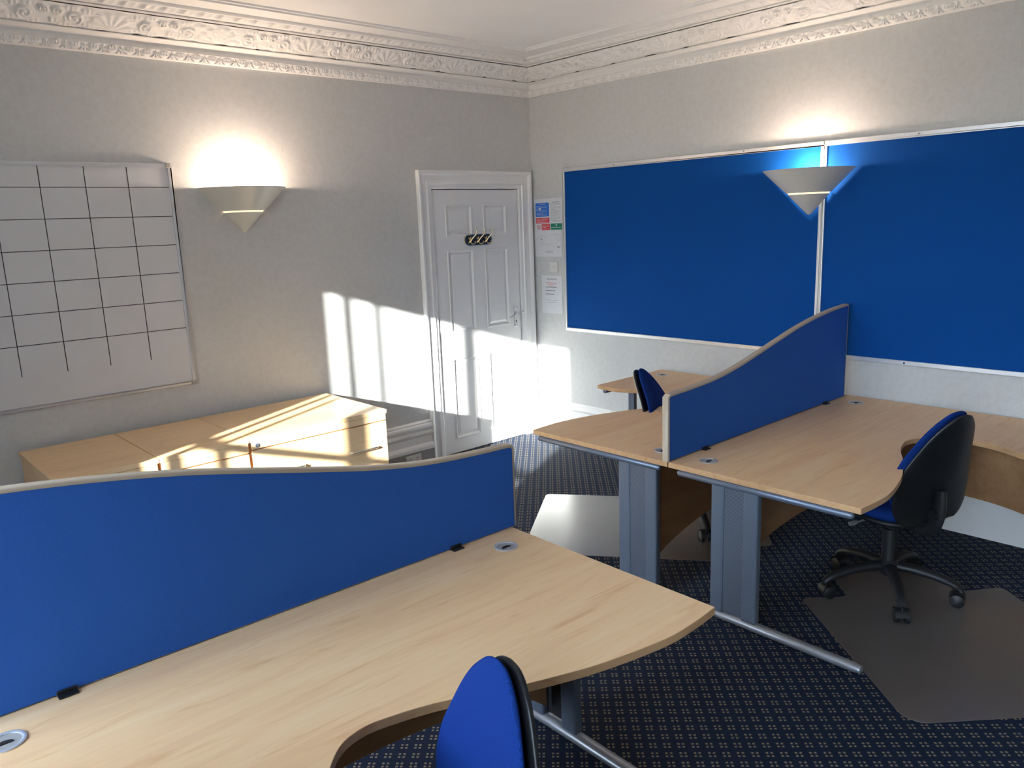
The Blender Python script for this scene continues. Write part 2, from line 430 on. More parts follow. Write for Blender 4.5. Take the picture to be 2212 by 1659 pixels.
# open joints where the old frieze has come away from the moulding below it
def joints(axis, spots, parent):
    mb = MB()
    for x, l in spots:
        n = 7
        for k in range(n-1):
            u0, u1 = x+l*k/(n-1), x+l*(k+1)/(n-1); h0, h1 = .0035*math.sin(PI*k/(n-1)), .0035*math.sin(PI*(k+1)/(n-1))
            v = [(u0, .0965, 2.988), (u1, .0965, 2.988), (u1, .099, 2.989+h1), (u0, .099, 2.989+h0)]
            mb.add([(-p[0], -p[1], p[2]) if axis == 0 else (-p[1], -p[0], p[2]) for p in v], [(0, 1, 2, 3)])
    mb.build('open_joint', M['dark'], parent)
joints(0, [(3.30, .07), (3.13, .05), (2.98, .10), (2.62, .09), (2.42, .03), (2.05, .11), (1.84, .08), (1.45, .16), (1.22, .05), (.95, .10), (.55, .04), (.22, .06)], bpy.data.objects['trim_1'])
joints(1, [(.12, .07), (.26, .04), (.62, .05), (.98, .05), (1.30, .10), (1.62, .05), (1.95, .08), (2.35, .12), (2.8, .08), (3.2, .06)], bpy.data.objects['trim_2'])
# ---- skirting boards
sk = [(0, .352), (.012, .352), (.022, .340), (.022, .330), (.030, .322), (.034, .305), (.030, .288), (.020, .280), (.020, .272), (.030, .264), (.034, .250), (.028, .236), (.024, .228), (.024, .172), (.040, .160), (.046, .145), (.046, .122), (0, .122)]
lowp = [(0, .124), (.040, .124), (.040, 0), (0, 0)]
CL = -1.212
plain_strip('baseboard_left', sk, (XW, 0), (CL, 0), (0, -1), M['white'])
plain_strip('baseboard_left_lower', lowp, (XW, 0), (CL, 0), (0, -1), M['grey_paint'])
sk2 = [(0, .325), (.012, .325), (.022, .313), (.022, .303), (.030, .295), (.034, .278), (.030, .262), (.020, .254), (.022, .246), (.024, .190), (.024, 0), (0, 0)]
plain_strip('baseboard_right', sk2, (0, YB), (0, 0), (-1, 0), M['white'])
plain_strip('baseboard_back', sk2, (XW, YB), (0, YB), (0, 1), M['white'])
plain_strip('baseboard_window', sk2, (XW, YB), (XW, 0), (1, 0), M['white'])

# ---- door case
def u_case(name, lv, m_):
    mb = MB(); R = []
    for off, y in lv:
        x0, x1, z1 = DL-off, min(DR+off, -.004), DT+off
        R.append([(x0, y, 0), (x0, y, z1), (x1, y, z1), (x1, y, 0)])
    v = [p for r in R for p in r]
    f = [(4*i+k, 4*i+k+1, 4*i+5+k, 4*i+4+k) for i in range(len(R)-1) for k in range(3)]
    mb.add(v, f); return struct(mb.build(name, m_, smooth=True, angle=30))
u_case('trim_5', [(-.001, .10), (-.001, -.004), (.006, -.010), (.030, -.012), (.036, -.020), (.048, -.020), (.054, -.014), (.060, -.012), (.100, -.016), (.108, -.026), (.122, -.034), (.132, -.036), (.138, -.030), (.140, -.001)], M['white'])
# ---- six panel door
def nested(mb, x0, x1, z0, z1, lv):
    R = []
    for off, y in lv: R.append([(x0+off, y, z0+off), (x1-off, y, z0+off), (x1-off, y, z1-off), (x0+off, y, z1-off)])
    v = [p for r in R for p in r]; f = [(4*i+k, 4*i+(k+1) % 4, 4*i+4+(k+1) % 4, 4*i+4+k) for i in range(len(R)-1) for k in range(4)]
    f.append(tuple(4*(len(R)-1)+k for k in range(4))); mb.add(v, f)
door = struct(bpy.data.objects.new('door_1', None)); COL.objects.link(door); door.location = (0, 0, 0)
fx = .008; a, b = DL+.006, DR-.007
PX = [(-.945, -.672), (-.556, -.297)]; PZ = [(.120, .800), (1.010, 1.668), (1.778, 2.025)]
mb = MB(); DTL = DT-.008; xs = [a, PX[0][0], PX[0][1], PX[1][0], PX[1][1], b]; zs = [.006, PZ[0][0], PZ[0][1], PZ[1][0], PZ[1][1], PZ[2][0], PZ[2][1], DTL]
for i in range(5):
    for j in range(7):
        if i in (1, 3) and j in (1, 3, 5):
            nested(mb, xs[i], xs[i+1], zs[j], zs[j+1], [(0, fx), (.003, fx-.006), (.012, fx-.006), (.020, fx+.010), (.026, fx+.011), (.050, fx+.002), (.054, fx+.002)])
        else:
            mb.add([(xs[i], fx, zs[j]), (xs[i+1], fx, zs[j]), (xs[i+1], fx, zs[j+1]), (xs[i], fx, zs[j+1])], [(0, 1, 2, 3)])
mb.add([(a, fx, .006), (a, fx+.04, .006), (a, fx+.04, DTL), (a, fx, DTL)], [(0, 1, 2, 3)])
mb.add([(b, fx, .006), (b, fx+.04, .006), (b, fx+.04, DTL), (b, fx, DTL)], [(0, 1, 2, 3)])
mb.add([(a, fx, DTL), (b, fx, DTL), (b, fx+.04, DTL), (a, fx+.04, DTL)], [(0, 1, 2, 3)])
mb.add([(a, fx+.04, .006), (b, fx+.04, .006), (b, fx+.04, DTL), (a, fx+.04, DTL)], [(0, 1, 2, 3)])
mb.build('door_leaf', M['white'], door)
for z in (1.91, 1.075, .24):
    h = MB(); h.box(a-.002, a+.022, fx-.004, fx, z-.055, z+.055)
    for k in range(5): h.tube([(a-.004, fx-.005, z-.055+.022*k), (a-.004, fx-.005, z-.055+.022*k+.0205)], .006, 10)
    h.build('hinge', M['white'], door, True)
hx = -.232
h = MB(); h.prism([(hx-.021, .985), (hx+.021, .985), (hx+.021, 1.165), (hx-.021, 1.165)], fx-.007, fx, 1)
hp = h.build('handle_plate', M['chrome'], door, bevel=.003)
h = MB(); h.tube([(hx, fx-.005, 1.105), (hx, fx-.045, 1.105)], .009, 14)
h.tube(catmull([(hx+.004, fx-.047, 1.108), (hx-.03, fx-.05, 1.106), (hx-.07, fx-.05, 1.092), (hx-.11, fx-.046, 1.070)], 5), [.010, .0095, .009, .009, .0088, .0085, .0085, .0082, .008, .008, .008, .0078, .0075, .0072, .007, .006], 12)
h.tube([(hx+.004, fx-.047, 1.108), (hx+.012, fx-.046, 1.109)], .010, 12)
h.build('door_handle', M['chrome'], door, True)
h = MB(); h.tube([(hx, fx-.0075, 1.036), (hx, fx-.0085, 1.036)], .005, 12); h.box(hx-.002, hx+.002, fx-.0085, fx-.0072, 1.018, 1.036)
for dx in (-.01, .01):
    for z in (1.152, .998): h.tube([(hx+dx, fx-.0072, z), (hx+dx, fx-.0085, z)], .003, 8)
h.build('keyhole', M['dark'], door)
h = MB(); h.box(DR-.002, DR+.012, fx-.010, fx+.01, 1.03, 1.17); h.tube([(DR+.004, fx-.012, 1.10), (DR+.004, fx-.026, 1.115)], .012, 12)
h.build('latch_keep', M['alu'], door, True, bevel=.002)

# ---- coat hooks on the door
t = thing('coat_hook_rack', 'brass triple coat hooks on a dark oval plate high on the white door', 'coat hooks', (-.623, fx-.006, 1.745), 0)
def stadium(w, h, n=12):
    r = h/2; c = w/2-r
    return [(c+r*math.cos(-PI/2+PI*k/n), r*math.sin(-PI/2+PI*k/n)) for k in range(n+1)] + [(-c+r*math.cos(PI/2+PI*k/n), r*math.sin(PI/2+PI*k/n)) for k in range(n+1)]
mb = MB(); mb.prism(stadium(.282, .082), -.004, .006, 1); mb.build('plate', M['hookplate'], t, bevel=.002)
mb = MB(); o1 = stadium(.288, .088); o2 = stadium(.270, .070); n = len(o1)
v = [(p[0], y, p[1]) for y in (-.007, .004) for p in o1] + [(p[0], y, p[1]) for y in (-.007, .004) for p in o2]
f = []
for k in range(n):
    j = (k+1) % n
    f += [(k, j, n+j, n+k), (2*n+k, 2*n+j, 3*n+j, 3*n+k), (k, j, 2*n+j, 2*n+k)]
mb.add(v, f); mb.build('rim', M['brass'], t)
for i, x in enumerate((-.085, .0, .085)):
    h = MB()
    h.tube(catmull([(x-.01, -.008, -.018), (x-.005, -.022, -.002), (x+.006, -.034, .018), (x+.020, -.050, .040), (x+.026, -.058, .066), (x+.024, -.052, .092)], 4), [.006]*10+[.005]*9+[.008, .008][:2], 8)
    h.tube(catmull([(x-.008, -.008, -.014), (x-.004, -.030, -.030), (x+.008, -.048, -.030), (x+.012, -.052, -.010)], 4), .0045, 8)
    h.tube([(x-.022, -.007, .022), (x-.008, -.010, .0), (x-.022, -.007, -.026)], .006, 8)
    h.tube([(x+.006, -.007, .022), (x-.008, -.010, .0), (x+.006, -.007, -.026)], .006, 8)
    h.build('hook', M['brass'], t, True)

# ---- whiteboard
WX0, WX1, WZ0, WZ1 = -5.25, -3.028, .946, 2.293
t = thing('whiteboard', 'large white dry-wipe planner board ruled with a black grid on the left wall', 'whiteboard', ((WX0+WX1)/2, 0, WZ0), 0)
cx_ = (WX0+WX1)/2
mb = MB(); mb.box(WX0+.01-cx_, WX1-.01-cx_, -.016, -.001, .01, WZ1-WZ0-.01); mb.build('board_panel', M['wb'], t)
mb = MB()
def fr4(mb, x0, x1, z0, z1, w_, y0, y1):
    mb.box(x0, x1, y0, y1, z0, z0+w_); mb.box(x0, x1, y0, y1, z1-w_, z1); mb.box(x0, x0+w_, y0, y1, z0+w_, z1-w_); mb.box(x1-w_, x1, y0, y1, z0+w_, z1-w_)
fr4(mb, WX0-cx_, WX1-cx_, 0, WZ1-WZ0, .02, -.024, -.001); mb.build('frame', M['alu'], t, bevel=.004)
for x in (WX0, WX1):
    for z in (WZ0, WZ1):
        sx_ = 1 if x == WX0 else -1; sz = 1 if z == WZ0 else -1
        c = MB(); c.box(*sorted((x-cx_-sx_*.003, x-cx_+sx_*.030)), -.027, -.001, *sorted((z-WZ0-sz*.003, z-WZ0+sz*.026))); c.build('corner_cap', M['cap'], t, bevel=.005)
mb = MB()
for k in range(-7, 3):
    x = -3.7372+.2292*k
    if x > WX0+.03: mb.box(x-.0022-cx_, x+.0022-cx_, -.0168, -.0155, 1.134-WZ0, WZ1-.022-WZ0)
for i in range(6):
    z = 2.1557-.1702*i-WZ0
    mb.box(WX0+.022-cx_, WX1-.022-cx_, -.0168, -.0155, z-.002, z+.002)
mb.build('ruled_grid', M['ink'], t)

# ---- noticeboards
def noticeboard(y0, y1, label):
    z0, z1 = .955, 2.292; yc = (y0+y1)/2
    t = thing('noticeboard', label, 'noticeboard', (0, yc, z0), 0, 'blue noticeboards on the right wall')
    mb = MB(); mb.box(-.014, -.001, y0-yc+.01, y1-yc-.01, .01, z1-z0-.01); mb.build('felt_panel', M['blueboard'], t)
    mb = MB(); w_ = .028; X0, X1 = -.024, -.001; A, B, Z = y0-yc, y1-yc, z1-z0
    mb.box(X0, X1, A, B, 0, w_); mb.box(X0, X1, A, B, Z-w_, Z); mb.box(X0, X1, A, A+w_*.6, w_, Z-w_); mb.box(X0, X1, B-w_*.6, B, w_, Z-w_)
    mb.build('frame', M['alu'], t, bevel=.004)
    for y in (A+.55, B-.55):
        for z in (w_/2, Z-w_/2):
            s = MB(); s.tube([(X0-.003, y, z), (X0+.001, y, z)], .006, 10); s.build('screw', M['chrome'], t)
    return t
nbA = noticeboard(-2.611, -.392, 'blue felt noticeboard nearest the door and posters, behind the tall desk screen')
nbB = noticeboard(-4.85, -2.617, 'blue felt noticeboard cut by the right edge of the photo, away from the door')

# ---- wall uplighters
def sconce(name, loc, rz, R, z0, z1, label, watts):
    t = thing(name, label, 'wall lamp', (loc[0], loc[1], z0), rz, 'cone uplighters')
    H = z1-z0; k = R/H; zs = H*.47
    g = .0045
    def cone(r0, za, r1, zb, th):  # half cone, opening to local -y
        return [(r0, za), (r1, zb), (max(r1-th, .001), zb), (max(r0-th, .001), za+.0005), (r0, za)]
    mb = MB(); mb.lathe(cone(k*(zs+g), zs+g, R, H, .004), 48, PI, 2*PI); mb.build('shade', M['lampw'], t, True)
    mb = MB(); mb.lathe([(.001, .0), (.012, .003), (k*(zs-g), zs-g), (k*(zs-g)-.004, zs-g), (.010, .012), (.001, .010)], 48, PI, 2*PI); mb.build('lower_cone', M['lampw'], t, True)
    mb = MB(); mb.lathe([(k*zs-.014, zs-g-.008), (k*zs-.004, zs+g+.001), (k*zs-.008, zs+g+.012), (k*zs-.020, zs-g-.006), (k*zs-.014, zs-g-.008)], 48, PI, 2*PI); mb.build('diffuser_ring', M['glow'], t, True)
    mb = MB(); mb.box(-.05, .05, -.012, -.001, zs-.02, H*.8); mb.build('back_plate', M['lampw'], t, bevel=.002)
    mb = MB(); mb.lathe([(.001, H*.60), (.012, H*.60), (.022, H*.74), (.022, H*.80), (.012, H*.86), (.001, H*.875)], 16, c=(0, -.085, 0)); b_ = mb.build('bulb', M['bulb'], t, True)
    ld = bpy.data.lights.new('bulb_light', 'POINT'); ld.energy = watts; ld.color = (1, .77, .60); ld.shadow_soft_size = .03
    lo = bpy.data.objects.new('bulb_light', ld); COL.objects.link(lo); lo.parent = t; lo.location = (0, -.085, H*.985)
    return t
sconce('wall_lamp', (-2.597, -.001), 0, .283, 1.872, 2.152, 'brightly lit cream cone wall lamp between the whiteboard and the door', 19)
sconce('wall_lamp', (-.026, -2.535), -PI/2, .288, 1.852, 2.128, 'cream cone wall lamp fixed over the joint of the blue noticeboards', 14)

# ---- papers by the door, switch
def text(s, size, loc, m_, parent, rot=(PI/2, 0, -PI/2), align='CENTER', name='lettering'):
    cu = bpy.data.curves.new(name, 'FONT'); cu.body = s; cu.size = size; cu.align_x = align
    tmp = bpy.data.objects.new(name, cu); COL.objects.link(tmp)
    bpy.context.view_layer.update()
    me = bpy.data.meshes.new_from_object(tmp.evaluated_get(bpy.context.evaluated_depsgraph_get()))
    bpy.data.objects.remove(tmp)
    me.materials.clear(); me.materials.append(m_)
    o = bpy.data.objects.new(name, me); COL.objects.link(o); o.parent = parent; o.location = loc; o.rotation_euler = rot
    return o
def sheet(name, label, cat, y0, y1, z0, z1, out=.004):
    t = thing(name, label, cat, (0, (y0+y1)/2, z0)); w_ = (y1-y0)/2
    mb = MB(); mb.box(-out, -out+.0015, -w_, w_, 0, z1-z0); mb.build('paper_sheet', M['sheet'], t); return t, w_, z1-z0
def rect(t, y0, y1, z0, z1, m_, name, out=.0046):
    mb = MB(); mb.box(-out-.0002, -out+.0006, min(y0, y1), max(y0, y1), z0, z1); return mb.build(name, m_, t)
def lines(t, ya, yb, z0, z1, n, m_, name, out=.0050, th=.0028, seed=1):
    r = random.Random(seed); mb = MB()
    for i in range(n):
        z = z1-(z1-z0)*(i+.5)/n; y = ya; end = ya+(yb-ya)*(r.uniform(.45, .75) if i % 3 == 2 else r.uniform(.9, 1))
        s = 1 if yb > ya else -1
        while (end-y)*s > .004:
            l = r.uniform(.008, .022); e_ = y+s*l
            if (end-e_)*s < 0: e_ = end
            mb.box(-out-.0004, -out, min(y, e_), max(y, e_), z-th/2, z+th/2); y = e_+s*.004
    return mb.build(name, m_, t)
# the reader's left is +y
t, w_, h_ = sheet('safety_notice', 'fire and safety notice with blue, red and green panels, topmost sheet beside the door', 'poster', -.362, -.034, 1.792, 2.058)
rect(t, .152, -.010, .118, .232, M['sblue'], 'blue_panel'); rect(t, .150, -.012, .062, .108, M['sred'], 'red_panel')
rect(t, .082, -.016, .006, .056, M['sred'], 'red_panel'); rect(t, -.026, -.160, .006, .058, M['sgreen'], 'green_panel')
text('Fire Action', .017, (-.0056, .071, .217), M['sheet'], t)
lines(t, .140, .005, .122, .210, 8, M['sheet'], 'print_lines', th=.0025, seed=3)
lines(t, .142, -.004, .066, .104, 4, M['sheet'], 'print_lines', th=.003, seed=4)
lines(t, .074, -.010, .010, .052, 4, M['sheet'], 'print_lines', th=.003, seed=5)
lines(t, -.034, -.152, .018, .030, 1, M['sheet'], 'print_lines', th=.004, seed=6)
mb = MB(); mb.box(-.0056, -.005, -.096, -.090, .034, .054); mb.box(-.0056, -.005, -.103, -.083, .041, .047); mb.build('white_cross', M['sheet'], t)
rect(t, .110, .088, .172, .190, M['sheet'], 'white_square', .0052)
lines(t, -.030, -.152, .068, .225, 17, M['sgrey'], 'print_lines', th=.0032, seed=8)
lines(t, -.045, -.135, .228, .240, 1, M['sink'], 'print_lines', th=.005, seed=9)
mb = MB(); n = 28
for r0, r1 in ((.0165, .0205),):
    v = [(-.0052, .118+r*math.cos(2*PI*k/n), .031+r*math.sin(2*PI*k/n)) for r in (r0, r1) for k in range(n)]
    mb.add(v, [(k, (k+1) % n, n+(k+1) % n, n+k) for k in range(n)])
mb.add([(-.0052, .118+a_, .031+b_) for a_, b_ in ((.013, .010), (.010, .013), (-.013, -.010), (-.010, -.013))], [(0, 1, 2, 3)])
mb.build('prohibition_ring', M['sred'], t)
rect(t, .124, .112, .028, .034, M['sink'], 'cigarette', .0048)
t, w_, h_ = sheet('floor_plan_sheet', 'white sheet with a faint floor plan drawing, above the light switch', 'poster', -.350, -.030, 1.574, 1.790)
mb = MB(); r = random.Random(5)
def seg(y0, z0, y1, z1, th=.0012):
    d = Vector((0, y1-y0, z1-z0)); l = d.length
    if l < 1e-5: return
    n_ = Vector((0, -d.z, d.y)).normalized()*th/2
    p, q = Vector((-.0045, y0, z0)), Vector((-.0045, y1, z1)); mb.add([p+n_, q+n_, q-n_, p-n_], [(0, 1, 2, 3)])
def rr(y0, y1, z0, z1):
    seg(y0, z0, y1, z0); seg(y1, z0, y1, z1); seg(y1, z1, y0, z1); seg(y0, z1, y0, z0)
rr(.145, .078, .105, .150); rr(.078, .04, .118, .165); rr(.04, -.03, .100, .170); rr(-.03, -.10, .110, .185); rr(-.10, -.15, .085, .180)
rr(.14, .07, .055, .105); rr(.07, .01, .06, .100); rr(.01, -.06, .05, .110); seg(.145, .150, .08, .178); seg(.08, .178, -.03, .190); seg(-.03, .19, -.12, .185)
for k in range(10): seg(-.125+.016*math.cos(k*.63), .145+.020*math.sin(k*.63), -.125+.016*math.cos(k*.63+.63), .145+.020*math.sin(k*.63+.63))
mb.build('plan_drawing', M['sgrey'], t)
text('First Floor Plan', .0155, (-.0047, -.005, .034), M['sink'], t)
rect(t, -.108, -.130, .072, .086, M['sgrey'], 'stair_mark', .0045); rect(t, .085, .074, .143, .150, M['sink'], 'entrance_mark', .0045)
t, w_, h_ = sheet('office_notice', 'white typed notice sheet with a red line, below the light switch', 'poster', -.342, -.098, 1.088, 1.414)
lines(t, .058, -.060, .285, .305, 1, M['sgrey'], 'heading_print', .0048, .010, 2)
lines(t, .066, -.066, .252, .272, 1, M['sred'], 'red_print', .0048, .0045, 3); lines(t, .04, -.03, .240, .252, 1, M['sred'], 'red_print', .0048, .0045, 4)
for i, z in enumerate((.226, .196, .166)): lines(t, .074, -.070+.02*i, z-.006, z+.006, 1, M['sink'], 'typed_print', .0048, .006, 10+i)
lines(t, .074, -.072, .108, .120, 1, M['sgrey'], 'typed_print', .0048, .004, 20); lines(t, .05, -.05, .090, .100, 1, M['sgrey'], 'typed_print', .0048, .004, 21)
t = thing('light_switch', 'square white single light switch on the wall between the papers', 'light switch', (0, -.252, 1.486))
mb = MB(); mb.box(-.012, -.001, -.046, .046, -.046, .046); mb.build('switch_plate', M['switch'], t, bevel=.003)
mb = MB(); mb.prism([(-.012, -.013), (-.0145, -.013), (-.018, .013), (-.012, .013)], -.008, .008, 1)
mb.v = [(p[0], p[1], p[2]) for p in mb.v]; mb.build('rocker', M['switch'], t)
for z in (-.030, .030):
    mb = MB(); mb.tube([(-.0115, 0, z), (-.0130, 0, z)], .004, 10); mb.build('screw', M['alu'], t)
t = thing('wall_socket', 'white double power socket low on the grey skirting left of the door', 'power socket', (-1.425, -.040, .062))
mb = MB(); mb.box(-.073, .073, -.010, 0, -.040, .043); mb.build('socket_plate', M['switch'], t, bevel=.003)
for s in (-1, 1):
    mb = MB(); c = s*.030
    mb.box(c-.003, c+.003, -.0108, -.0098, .010, .020); mb.box(c-.013, c-.006, -.0108, -.0098, -.008, -.003); mb.box(c+.006, c+.013, -.0108, -.0098, -.008, -.003)
    mb.build('pin_holes', M['dark'], t)
    mb = MB(); mb.box(s*.052-.006, s*.052+.006, -.013, -.0098, .012, .030); mb.build('rocker', M['switch'], t)

# ================================================================ CABINETS
def handle(mb, x, y, z, w_=.19):
    pts = catmull([(x-w_/2, y, z-.006), (x-w_/2+.012, y-.020, z-.004), (x-w_/4, y-.030, z), (x, y-.033, z+.001), (x+w_/4, y-.030, z), (x+w_/2-.012, y-.020, z-.004), (x+w_/2, y, z-.006)], 5)
    mb.tube(pts, [.0075+.0015*math.sin(i*2.1) for i in range(len(pts))], 10, flat=.8)
def cabinet(x0, x1, kind, label):
    D = .765; w_ = x1-x0; t = thing('drawer_cabinet', label, 'filing cabinet', ((x0+x1)/2, -.05, 0), 0, 'drawer cabinets under the whiteboard')
    h = w_/2; Z = .73
    mb = MB(); mb.box(-h+.001, h-.001, -D, .0, Z-.025, Z); mb.build('cabinet_top', M['wood2'], t, bevel=.0015)
    mb = MB(); mb.box(-h+.008, h-.008, -D+.022, -.002, .03, Z-.0255); mb.box(-h+.03, h-.03, -D+.06, -.03, .0, .03); mb.build('carcass', M['wood2'], t)
    yf = -D+.003
    def front(z0, z1, name, m_='wood2'):
        q = MB(); q.box(-h+.009, h-.009, yf, yf+.018, z0, z1); return q.build(name, M[m_], t, bevel=.0012)
    if kind == 'wide':
        front(.663, .7035, 'lock_rail'); lk = (-h+.040, .683)
        for z0, z1 in ((.345, .655), (.04, .337)):
            d = front(z0, z1, 'drawer')
            for cx in (-.235, .275):
                q = MB(); handle(q, cx, yf, z1-.150); q.build('handle', M['chrome'], d, True)
    else:
        front(.648, .7035, 'lock_rail'); lk = (-h+.055, .628)
        for z0, z1 in ((.500, .640), (.35, .492), (.04, .342)):
            d = front(z0, z1, 'drawer')
            q = MB(); handle(q, 0.02, yf, (z0+z1)/2-.01); q.build('handle', M['chrome'], d, True)
    q = MB(); q.tube([(lk[0], yf+.001, lk[1]), (lk[0], yf-.004, lk[1])], .012, 18); q.box(lk[0]-.001, lk[0]+.001, yf-.0046, yf-.0038, lk[1]-.006, lk[1]+.006); q.build('lock', M['steel'], t, True)
    return t
cabinet(-3.055, -2.137, 'wide', 'wide beech side filing cabinet at the door end of the row, streaked with sunlight')
cabinet(-3.552, -3.057, 'ped', 'narrow beech drawer cabinet in the middle of the row below the whiteboard')
cabinet(-4.050, -3.554, 'ped', 'narrow beech drawer cabinet farthest left in the row below the whiteboard')

# ================================================================ DESKS
EDGE = [(0, .907), (.12, .917), (.25, .915), (.45, .876), (.60, .828), (.75, .766), (.88, .705), (1.0, .670), (1.07, .664), (1.14, .69), (1.215, .775), (1.262, .89), (1.235, 1.02), (1.155, 1.16), (1.120, 1.29), (1.135, 1.43)]
LEN = 1.868
def desk_outline():
    return [(0, -.013)] + [(0, .907)] + catmull(EDGE, 6)[1:] + [(LEN, 1.43), (LEN, -.013)]
def grommet(mb, x, y, z, r=.043):
    mb.lathe([(r, z+.0005), (r, z+.003), (r-.005, z+.0042), (r-.009, z+.0025), (r-.009, z+.0003)], 32, c=(x, y, 0))
def desk(label, loc, rz, mx, my, leg_in, group='crescent corner desks'):
    """local: x runs from the free end (0) to the far end, y away from the screen; mx,my mirror"""
    t = thing('corner_desk', label, 'desk', loc, rz, group)
    def P(p): return (p[0]*mx, p[1]*my)
    mb = MB(); mb.prism([P(p) for p in desk_outline()], .7045, .73); o = mb.build('desktop', M['wood'], t, smooth=True, bevel=.0015, angle=30)
    o.data.materials.append(M['woodedge'])
    for pl in o.data.polygons:
        if abs(pl.normal.z) < .5: pl.material_index = 1
    def bx(name, x0, x1, y0, y1, z0, z1, m_, bev=0., par=None, smooth=False):
        q = MB(); a_, b_ = sorted((x0*mx, x1*mx)); c_, d_ = sorted((y0*my, y1*my)); q.box(a_, b_, c_, d_, z0, z1)
        return q.build(name, M[m_], par or t, bevel=bev)
    # end leg : two posts, perforated infill, bar under the top and T foot
    q = MB(); y0 = leg_in
    leg = bx('end_leg', .022, .062, y0, y0+.070, .045, .70, 'steel', .010)
    bx('post', .022, .062, y0+.165, y0+.240, .045, .70, 'steel', .010, leg)
    bx('perforated_panel', .028, .031, y0+.066, y0+.169, .06, .70, 'perf', 0, leg)
    bx('channel_shade', .032, .034, y0+.069, y0+.166, .06, .70, 'dark', 0, leg)  # black sheet painting the shade of the open gap between the posts
    q = MB(); q.tube([(.012*mx, .035*my, .688), (.012*mx, .045*my, .688), (.012*mx, .865*my, .688), (.012*mx, .875*my, .688)], [.008, .016, .016, .008], 16)
    q.build('top_bar', M['steel'], leg, True)
    q = MB(); yy0, yy1 = max(.02, y0-.16), .925
    q.tube([(.042*mx, yy0*my, .025), (.042*mx, (yy0+.02)*my, .027), (.042*mx, (y0+.1)*my, .032), (.042*mx, (yy1-.03)*my, .025), (.042*mx, yy1*my, .023)], [.018, .024, .026, .024, .018], 16, flat=.85)
    q.build('foot', M['silver'], leg, True)
    # wall-end leg under the return
    leg2 = bx('return_leg', 1.43, 1.47, 1.345, 1.40, .045, .70, 'steel', .008)
    bx('post', 1.70, 1.76, 1.345, 1.40, .045, .70, 'steel', .008, leg2)
    q = MB(); q.tube([(1.16*mx, 1.385*my, .686), (1.82*mx, 1.385*my, .686)], .015, 14); q.build('top_bar', M['steel'], leg2, True)
    q = MB(); q.tube([(1.36*mx, 1.37*my, .022), (1.84*mx, 1.37*my, .022)], .022, 14, flat=.9); q.build('foot', M['silver'], leg2, True)
    # corner post
    bx('corner_post', LEN-.13, LEN-.07, .07, .13, .0, .70, 'steel', .006)
    # arched modesty panels
    def arch(s): return .105+.193*max(0, math.sin(PI*min(1, max(0, s))))**.6
    n = 24; xa, xb = .066, LEN-.14; yp = .21 if leg_in > .1 else .145
    pts = [(xa+(xb-xa)*k/n, arch(k/n)) for k in range(n+1)] + [(xb, .702), (xa, .702)]
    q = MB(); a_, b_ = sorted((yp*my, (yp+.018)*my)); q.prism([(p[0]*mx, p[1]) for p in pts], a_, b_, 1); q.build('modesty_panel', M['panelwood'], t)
    ya, yb = .10, 1.37; pts = [(ya+(yb-ya)*k/n, arch(k/n)) for k in range(n+1)] + [(yb, .702), (ya, .702)]
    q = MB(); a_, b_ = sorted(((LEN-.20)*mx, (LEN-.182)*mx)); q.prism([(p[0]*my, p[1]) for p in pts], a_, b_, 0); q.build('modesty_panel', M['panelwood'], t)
    # cable ports
    for gx, gy in ((.140, .118), (LEN-.176, .118), (LEN-.172, 1.43-.14)):
        g = MB(); grommet(g, gx*mx, gy*my, .73); pr = g.build('cable_port', M['alu'], t, True)
        g = MB(); n = 28
        g.lathe([(.0, .7308), (.034, .7308)], n, c=(gx*mx, gy*my, 0)); g.build('port_cover', M['cap'], pr)
        g = MB(); g.prism([(gx*mx-.004+.020*math.cos(k*PI/8), gy*my-.010+.016*math.sin(k*PI/8)) for k in range(9)], .7310, .7322); g.build('cable_slot', M['dark'], pr)
    return t
M['perf'] = perforated()
desk('crescent maple desk beside the right wall, with a black-backed chair pushed in', (-1.888, -2.850, 0), 0, 1, -1, .21)
desk('crescent maple desk beyond the tall screen, reaching back along the right wall', (-1.888, -2.818, 0), 0, 1, 1, .07)
desk('large crescent maple desk nearest the camera, in front of the low blue screen', (-2.936, -2.888, 0), math.radians(-.9), -1, -1, .13)

